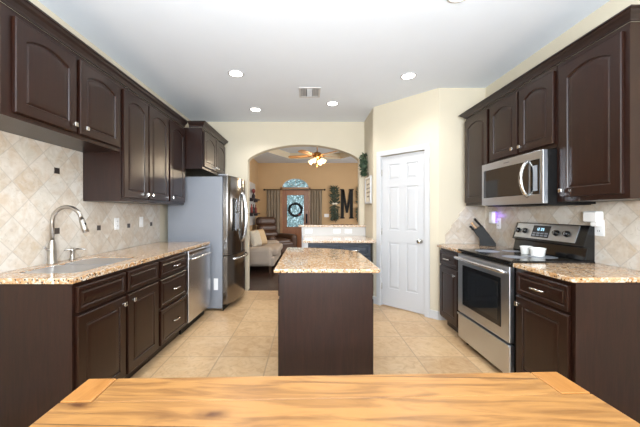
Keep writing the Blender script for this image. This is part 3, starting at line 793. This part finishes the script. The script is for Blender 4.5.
# ---------------------------------------------------------------- island
r = thing('kitchen_island', 'dark wood kitchen island base under the bowed granite top', 'kitchen island', (.118, 1.96, 0))
hw = .297
link('carcass', G().box(-hw, hw, .012, .98, .0, .880), 'cab', r)
link('end_panel', G().box(-hw-.006, hw+.006, 0, .012, 0, .880), 'cabend', r, label='plain wood end panel with visible grain')
for sd, rz in ((-1, -PI/2), (1, PI/2)):
    for k in range(2):
        for nm, z, hh in (('drawer', .715, .145), ('door', .09, .605)):
            d = link(nm, door_bm(.44, hh, 0, .028 if nm == 'drawer' else .055), 'cab', r)
            d.rotation_euler[2] = rz
            d.location = (sd*hw, (.03+.47*k) if sd > 0 else (.03+.47*k+.44), z)
cx0, cx1 = -.221, .466
P_ = [(cx0, 1.925), (cx1-.012, 1.925), (cx1+.004, 1.945), (.472, 2.2), (.472, 2.70), (.462, 2.78), (.43, 2.86), (.36, 2.95), (.26, 3.02), (.12, 3.085), (0, 3.12), (cx0+.02, 3.15), (cx0, 3.13)]
slab([P_], 'speckled tan granite island top with a curved far edge', name='island_countertop', th=.024)

# ---------------------------------------------------------------- foreground table
r = thing('dining_table', 'honey-coloured rustic wooden table across the foreground', 'table', (.075, .48, 0), math.radians(1.6))
TW = .735
g = G().box(-TW, TW, -.46, .345, .722, .76).box(-TW+.087, TW-.087, .345, .462, .722, .76)
link('tabletop', g, 'table', r, bevel=.003)
for s_ in (-1, 1):
    link('corner_board', G().box(s_*TW, s_*(TW-.084), .349, .462, .720, .7605), 'tableend', r, bevel=.003, label='lighter end board set into the table corner')
    for yy in (-.38, .38):
        link('leg', G().loops([[(s_*(TW-.10)+a*.028, yy+b*.028, 0) for a, b in ((-1,-1),(1,-1),(1,1),(-1,1))], [(s_*(TW-.10)+a*.04, yy+b*.04, .722) for a, b in ((-1,-1),(1,-1),(1,1),(-1,1))]]), 'cab', r)
    link('apron', G().box(s_*(TW-.09), s_*(TW-.11), -.34, .34, .64, .722), 'cab', r)
for yy in (-.38, .37): link('apron', G().box(-TW+.13, TW-.13, yy, yy+.02, .64, .722), 'cab', r)

# ---------------------------------------------------------------- peninsula behind the island
struct('wall_pony', G().box(-.10, .915, 4.77, 4.90, 0, 1.04), 'white', 'low white wall behind the far counter')
struct('wall_pony_tile', G().box(-.09, .912, 4.758, 4.77, .905, 1.04), plain('pale_grey_tile', (196, 193, 188), .35), 'pale tile backsplash on the low wall')
tag(link('bar_ledge', G().box(-.15, .91, 4.72, 4.99, 1.04, 1.07), 'granitep', bevel=.008), 'narrow granite ledge on top of the low wall', 'ledge')
slab([[(-.07, 3.88), (.835, 3.88), (.90, 3.95), (.90, 4.756), (-.07, 4.756)]], 'granite countertop on the navy cabinet in front of the arch', 'granitep')
r = thing('base_cabinet', 'navy two-door cabinet under the counter in front of the arch', 'cabinet', (.0, 3.92, 0))
link('carcass', G().box(-.0, .82, .003, .82, .1, .873).box(0, .82, .07, .8, 0, .1), 'blue', r)
link('end_panel', G().box(-.045, 0, 0, .82, 0, .873), 'white', r, label='white end panel')
cdrawer(r, .012, .70, .39, .15, mat='blue'); cdrawer(r, .418, .70, .39, .15, mat='blue')
cdoor(r, .012, .12, .39, .56, 0, (.35, .51), 'blue'); cdoor(r, .418, .12, .39, .56, 0, (.04, .51), 'blue')
for x, lb in ((.01, 'wide white outlet at the left end of the low tiled wall'), (.46, 'white outlet left of a pair on the low tiled wall'), (.64, 'white outlet right of a pair on the low tiled wall')):
    outlet('wall_outlet', lb, (x, 4.7575, .975), 0, .115, .07)

# ---------------------------------------------------------------- passage wall decor
def leaf(g, p, d, ln, wd, roll=0):
    d = Vector(d).normalized(); s_ = d.cross(Vector((random.uniform(-1, 1), random.uniform(-1, 1), random.uniform(-1, 1)))).normalized(); u = d.cross(s_)
    p = Vector(p); a = p+d*ln*.45+s_*wd/2+u*wd*.15; b_ = p+d*ln*.45-s_*wd/2+u*wd*.15; t = p+d*ln; q = p+d*ln*.45-u*wd*.1
    vs = [g.b.verts.new(v) for v in (p, a, t, b_, q)]
    g.b.faces.new((vs[0], vs[1], vs[4])); g.b.faces.new((vs[1], vs[2], vs[4])); g.b.faces.new((vs[2], vs[3], vs[4])); g.b.faces.new((vs[3], vs[0], vs[4]))
r = thing('hanging_greenery', 'bunch of green artificial leaves hanging high on the wall beside the arch', 'wall decor', (.913, 4.60, 2.03))
g = G()
for k in range(170):
    z = random.uniform(-.16, .13); rad = .085*math.sqrt(max(.05, 1-(z/.18)**2))
    p = (-random.uniform(.0, .075), random.uniform(-rad, rad), z)
    leaf(g, p, (-abs(random.gauss(.2, .5)), random.gauss(0, .7), random.gauss(-.1, .7)), .075, .032)
bmesh.ops.transform(g.b, matrix=Matrix.Translation((-.01, 0, 0)), verts=g.b.verts)
for v in g.b.verts: v.co.x = min(v.co.x, -.002)
link('leaves', g, 'leaf', r)
link('stem', G().tube([(-.03, 0, .15), (-.035, .01, 0), (-.03, 0, -.15)], .006), 'twig', r)
r = thing('framed_sign', 'white framed sign hanging below the greenery beside the arch', 'picture frame', (.914, 4.50, 1.60), PI/2*0-PI/2)
fw, fh = .42, .40
g = G().box(-fw/2, fw/2, -.025, 0, -fh/2, -fh/2+.03).box(-fw/2, fw/2, -.025, 0, fh/2-.03, fh/2).box(-fw/2, -fw/2+.03, -.025, 0, -fh/2+.03, fh/2-.03).box(fw/2-.03, fw/2, -.025, 0, -fh/2+.03, fh/2-.03)
link('frame', g, 'white', r, bevel=.004)
link('backing', G().box(-fw/2+.03, fw/2-.03, -.012, -.002, -fh/2+.03, fh/2-.03), 'cream', r)
g = G()
for z, ww in ((.09, .20), (.03, .26), (-.03, .22), (-.09, .16)):
    x = -ww/2
    while x < ww/2:
        q = random.uniform(.012, .03); g.box(x, x+q, -.0128, -.012, z-.010, z+.010); x += q+.012
link('lettering', g, 'mark', r, label='illegible printed lines')
link('hanger', G().tube([(-.06, -.012, fh/2-.005), (0, -.012, fh/2+.07), (.06, -.012, fh/2-.005)], .003), 'twig', r)

# ---------------------------------------------------------------- ceiling fixtures (kitchen)
def on_ceil(px, py): 
    y = (CZ-H)*300/(213.5-1-py); return ((px-308)/300*y, y)
cans = [((236, 73.5), 'recessed ceiling light near the left wall, larger of the two left ones'), ((255.5, 109.5), 'small recessed ceiling light in front of the arch, left of the vent'),
        ((332.5, 103.5), 'small recessed ceiling light just right of the vent'), ((408.5, 76), 'recessed ceiling light right of the vent over the pantry side'),
        ((460, -6), 'recessed ceiling light cut off by the top edge of the photo')]
def can(x, y, label):
    r = thing('recessed_light', label, 'ceiling light', (x, y, CZ), 0, 'recessed kitchen ceiling lights')
    link('trim_ring', G().lathe([(.085, 0), (.085, -.004), (.072, -.007), (.066, -.004), (.066, 0)], n=28), 'white', r)
    link('lens', G().lathe([(.066, -.001), (.066, -.003), (.002, -.005)], n=28), 'lamp', r)
    l = bpy.data.lights.new('downlight', 'SPOT'); l.energy = CAN_POWER; l.spot_size = math.radians(135); l.spot_blend = .8; l.shadow_soft_size = .06; l.color = (1, .98, .96)
    o = bpy.data.objects.new('downlight', l); COL.objects.link(o); o.parent = r; o.location = (0, 0, -.02)
for (p, lb) in cans: can(*on_ceil(*p), lb)
for x, y, lb in ((-.76, 1.95, 'recessed ceiling light over the sink side'),): can(x, y, lb)
r = thing('ceiling_vent', 'white square ceiling air vent between the recessed lights', 'vent', (.02, 3.68, CZ))
g = G().box(-.13, .13, -.15, -.125, -.008, 0).box(-.13, .13, .125, .15, -.008, 0).box(-.13, -.105, -.125, .125, -.008, 0).box(.105, .13, -.125, .125, -.008, 0)
link('frame', g, 'white', r, bevel=.002)
link('duct', G().box(-.105, .105, -.125, .125, -.002, -.0005), 'grey', r)
g = G()
for k in range(4):
    for s_ in (-1, 1):
        x = s_*(.045+.018*k); g.loops([[(x, -.12, -.002), (x+s_*.010, -.12, -.010), (x+s_*.012, -.12, -.010), (x+s_*.002, -.12, -.002)], [(x, .12, -.002), (x+s_*.010, .12, -.010), (x+s_*.012, .12, -.010), (x+s_*.002, .12, -.002)]])
for k in range(10):
    y = -.115+.025*k; g.box(-.032, .032, y, y+.003, -.010, -.002)
g.box(-.034, -.030, -.12, .12, -.010, -.002).box(.030, .034, -.12, .12, -.010, -.002)
link('louvers', g, 'white', r)

# ---------------------------------------------------------------- living room contents
r = thing('ceiling_fan', 'wooden ceiling fan with four glowing glass shades in the living room', 'ceiling fan', (.21, 6.9, 2.56))
link('downrod', G().tube([(0, 0, .05), (0, 0, TZ-2.56)], .012).lathe([(.06, TZ-2.56-.05), (.065, TZ-2.56)]), 'brass', r)
link('motor', G().lathe([(.03, .10), (.09, .08), (.11, .04), (.11, .0), (.08, -.03), (.04, -.05)], n=24), 'brass', r)
for k in range(5):
    a = math.radians(20+72*k)
    g = G(); c_, s_ = math.cos(a), math.sin(a)
    prof = [(.17, .045), (.30, .065), (.62, .075), (.68, .055), (.70, .02)]
    top_ = [(x, y) for x, y in prof] + [(x, -y) for x, y in reversed(prof)]
    def tr(x, y, z): return (c_*x-s_*y, s_*x+c_*y, z+y*.18)
    g.loops([[tr(x, y, .012) for x, y in top_], [tr(x, y, .020) for x, y in top_]])
    b_ = link('blade', g, 'fanwood', r)
    link('bracket', G().tube([tr(.09, 0, .015), tr(.2, 0, .012)], .012), 'brass', b_)
for k in range(4):
    a = math.radians(45+90*k+20); d = Vector((math.cos(a), math.sin(a), -.8)).normalized(); p = Vector((math.cos(a)*.08, math.sin(a)*.08, -.05))
    sh = link('lamp_shade', G().tube([p+d*.02, p+d*.05, p+d*.10, p+d*.14], [.022, .036, .046, .055], 14), 'shadeglow', r, label='frosted glass shade, lit')
    link('socket', G().tube([p-d*.02, p+d*.025], .018), 'brass', sh)
link('pull_chain', G().tube([(0, 0, -.05), (0, 0, -.22)], .004).ball((0, 0, -.23), .012), 'brass', r)
l = bpy.data.lights.new('fan_bulbs', 'POINT'); l.energy = 34; l.color = (1, .84, .62); l.shadow_soft_size = .12
o = bpy.data.objects.new('fan_bulbs', l); COL.objects.link(o); o.parent = r; o.location = (0, 0, -.28)

# curtains
rod = thing('curtain_rod', 'dark curtain rod above the front door', 'curtain rod', (-.42, 9.88, 2.02))
link('rod', G().tube([(-1.0, 0, 0), (.95, 0, 0)], .014), 'blackm', rod)
for x in (-1.02, .97): link('finial', G().ball((x, 0, 0), .03), 'blackm', rod)
for x in (-.93, .88): link('bracket', G().box(x-.01, x+.01, 0, .118, -.01, .01), 'blackm', rod)
def curtain(x0, x1, label):
    g = G(); n = 44; th = .004; L1, L2 = [], []
    rows = 8
    grid = []
    for j in range(rows+1):
        z = 2.0-1.98*j/rows; row = []
        for i in range(n+1):
            u = i/n; row.append((x0+(x1-x0)*u+.006*math.sin(j*1.3+i*.3), 9.88+.035*math.sin(u*2*PI*4.5)+.008*math.sin(j+i*.2), z))
        grid.append([g.b.verts.new(p) for p in row])
    for j in range(rows):
        for i in range(n):
            f = g.b.faces.new((grid[j][i], grid[j][i+1], grid[j+1][i+1], grid[j+1][i])); f.smooth = True
    o = link('curtain', g, 'curtain'); m = o.modifiers.new('thickness', 'SOLIDIFY'); m.thickness = .004
    return tag(o, label, 'curtain', 'curtains beside the front door')
curtain(-1.36, -.93, 'taupe curtain panel left of the front door'); curtain(.07, .46, 'taupe curtain panel right of the front door')

# wreath on front door
r = thing('wreath', 'round black twig wreath hanging on the front door', 'wreath', (-.42, 9.985, 1.36))
g = G()
for q in range(5):
    P_ = [((.20+.018*math.sin(5*a+q))*math.cos(a), -.03+.018*math.cos(7*a+q), (.20+.018*math.sin(6*a+q*2))*math.sin(a)) for a in [2*PI*k/36 for k in range(37)]]
    g.tube(P_, .026, 6)
link('ring', g, 'wreath', r)
g = G()
for k in range(110):
    a = random.uniform(0, 2*PI); p = (.22*math.cos(a), -.035, .20*math.sin(a)); leaf(g, p, (math.cos(a+1)+random.gauss(0, .5), -.4, math.sin(a+1)+random.gauss(0, .5)), .07, .03)
link('leaves', g, 'wreath', r)
link('bow', G().ball((.12, -.05, -.17), .035).ball((.17, -.05, -.16), .03), 'red', r, label='small red berries')

# garlands and letter M on the front wall
def garland(x, label):
    r = thing('leaf_garland', label, 'garland', (x, 9.99, 1.56), 0, 'leaf swags on the front wall')
    g = G()
    for k in range(240):
        z = random.uniform(-.50, .50); wd = .23*(1-abs(z/.62)**1.8)
        leaf(g, (random.uniform(-.4, .4)*wd, -.03-random.random()*.04, z), (random.choice((-1, 1))*random.uniform(.5, 1), -.15, random.gauss(.9 if z > -.05 else -.9, .5)), .17, .05)
    for v in g.b.verts: v.co.y = min(v.co.y, -.004)
    link('leaves', g, 'leafd', r); link('stem', G().tube([(0, -.03, .5), (.01, -.03, 0), (0, -.03, -.55)], .012), 'twig', r)
    return r
gl = garland(.88, 'dark leafy swag left of the letter M')
link('bow', G().ball((-.045, -.08, .0), .05, 10, (1, .5, .7)).ball((.045, -.08, .0), .05, 10, (1, .5, .7)).ball((0, -.085, 0), .022), 'cream', gl, label='pale bow')
garland(1.74, 'dark leafy swag right of the letter M, partly behind the arch')
def letterM():
    g = G(); a, b_ = -.03, 0.0; h = .47
    W_ = .17
    g.box(-W_-.03, -W_+.07, a, b_, -h, h); g.box(W_-.07, W_+.03, a, b_, -h, h)
    g.prism([(-W_+.0, h), (-W_+.08, h), (.035, -.30), (-.035, -.30)], 'y', a, b_); g.prism([(W_-.08, h), (W_, h), (.035, -.30), (-.035, -.30)], 'y', a-.001, b_-.001)
    for x in (-W_+.02, W_-.02): g.box(x-.075, x+.075, a-.001, b_, -h-.02, -h+.02)
    for x in (-W_+.02, W_-.02): g.box(x-.075, x+.045 if x < 0 else x+.075, a-.001, b_, h-.02, h+.02)
    return g
tag(link('letter_sign', letterM(), 'blackm', loc=(1.295, 9.998, 1.56)), 'large black wooden letter M on the tan wall', 'letter')
tag(link('console_table', G().box(.75, 1.95, 9.62, 9.93, .84, .88).box(.78, .83, 9.65, 9.70, 0, .84).box(1.87, 1.92, 9.65, 9.70, 0, .84).box(.78, .83, 9.90, 9.95, 0, .84).box(1.87, 1.92, 9.90, 9.95, 0, .84), 'doorwood', bevel=.005), 'brown console table below the letter M', 'table')
outlet('light_switch', 'pale wall switch between the right curtain and the leafy swag', (.62, 9.999, 1.17), 0, .16, .11, sw=True)

# wall shelves on living left wall
struct('trim_4', G().box(LLX, LLX+.015, 8.0, 9.35, .9, 2.15), 'white', 'white panel behind the wall shelves')
items = 0
for z, lb in ((1.67, 'dark wall shelf holding red flowers, the upper of two'), (1.26, 'dark wall shelf holding small bottles, the lower of two')):
    r = thing('wall_shelf', lb, 'shelf', (LLX+.015, 8.7, z), 0, 'shelves on the living room wall')
    link('board', G().box(0, .16, -.6, .6, -.03, 0), 'shelf', r, bevel=.003)
    link('bracket', G().box(0, .12, -.4, -.37, -.09, -.03), 'shelf', r); link('bracket', G().box(0, .12, .37, .4, -.09, -.03), 'shelf', r)
r = thing('flower_vase', 'dark red vase with red flowers on the upper wall shelf', 'vase', (LLX+.09, 8.65, 1.67))
link('vase', G().lathe([(.03, 0), (.05, .04), (.045, .10), (.02, .14), (.028, .16)]), 'shelf', r)
g = G()
link('flowers', G().ball((0, 0, .22), .07, 14, (.7, 1.5, 1)), 'red', r)
for y, lb, mt in ((8.35, 'dark red bottle on the lower wall shelf nearest the sofa', 'red'), (8.65, 'slim dark bottle in the middle of the lower wall shelf', 'shelf'), (9.0, 'dark red bottle on the lower wall shelf nearest the front door', 'red')):
    tag(link('bottle', G().lathe([(.035, 0), (.038, .02), (.038, .13), (.014, .18), (.014, .24), (.017, .245)], n=14), mt, loc=(LLX+.09, y, 1.26)), lb, 'bottle', 'bottles on the lower wall shelf')

# sofa (faces +X)
r = thing('sofa', 'oatmeal fabric sofa beyond the refrigerator', 'sofa', (-1.62, 6.28, 0))
link('base', G().box(.08, .90, .04, 1.7, .13, .32), 'sofa', r, bevel=.03, seg=3)
link('backrest', G().box(.02, .26, .06, 1.68, .30, .78), 'sofa', r, bevel=.08, seg=4)
for y0, y1 in ((0, .22), (1.52, 1.74)): link('armrest', G().box(.06, .86, y0, y1, .13, .54), 'sofa', r, bevel=.09, seg=4)
for y0, y1 in ((.225, .87), (.875, 1.515)): link('seat_cushion', G().box(.24, .97, y0, y1, .32, .48), 'sofa', r, bevel=.06, seg=4)
for x, y in ((.16, .08), (.82, .08), (.16, 1.64), (.82, 1.64)): link('leg', G().loops([[(x+a*.018, y+b*.018, 0) for a, b in ((-1,-1),(1,-1),(1,1),(-1,1))], [(x+a*.03, y+b*.03, .135) for a, b in ((-1,-1),(1,-1),(1,1),(-1,1))]]), 'twig', r)
def cushion(loc, rot, s_, mt, label):
    g = G(); n = 10; gr = {}
    for side in (1, -1):
        for i in range(n+1):
            for j in range(n+1):
                u, v = 2*i/n-1, 2*j/n-1
                th = .075*((1-u**4)*(1-v**4))**.5
                k = 1-.07*(abs(u*v)**2)*0
                gr[side, i, j] = g.b.verts.new((u*s_/2*(1-.06*(1-v*v)), side*th, v*s_/2*(1-.06*(1-u*u))))
        for i in range(n):
            for j in range(n):
                f = g.b.faces.new((gr[side, i, j], gr[side, i+1, j], gr[side, i+1, j+1], gr[side, i, j+1])); f.smooth = True
    bmesh.ops.remove_doubles(g.b, verts=g.b.verts, dist=1e-4)
    o = link('throw_pillow', g, mt); o.location = loc; o.rotation_euler = rot
    return tag(o, label, 'pillow', 'throw pillows on the sofa')
cushion((-1.19, 6.74, .685), (math.radians(-18), 0, math.radians(68)), .40, 'pillow2', 'pale patterned throw pillow at the front of the sofa')
cushion((-1.13, 7.14, .685), (math.radians(-20), 0, math.radians(66)), .40, 'pillow', 'beige throw pillow leaning behind the pale one')
# recliner
r = thing('recliner', 'brown leather recliner in the corner by the front door', 'armchair', (-.98, 8.80, 0), math.radians(42))
link('base', G().box(-.42, .42, -.40, .42, .06, .34), 'leather', r, bevel=.05, seg=3)
for x, y in ((-.36, -.34), (.36, -.34), (-.36, .36), (.36, .36)): link('foot', G().box(x-.03, x+.03, y-.03, y+.03, 0, .08), 'blackm', r)
link('seat', G().box(-.28, .28, -.48, .30, .32, .52), 'leather', r, bevel=.08, seg=4)
link('footrest', G().box(-.28, .28, -.56, -.44, .14, .44), 'leather', r, bevel=.05, seg=4)
for s_ in (-1, 1): link('armrest', G().box(s_*.27, s_*.50, -.50, .36, .10, .64), 'leather', r, bevel=.10, seg=4)
for i, (z0, z1, y) in enumerate(((.46, .72, .20), (.66, .92, .27), (.86, 1.14, .33))): link('back_cushion', G().box(-.34, .34, y, y+.24, z0, z1), 'leather', r, bevel=.11, seg=4)
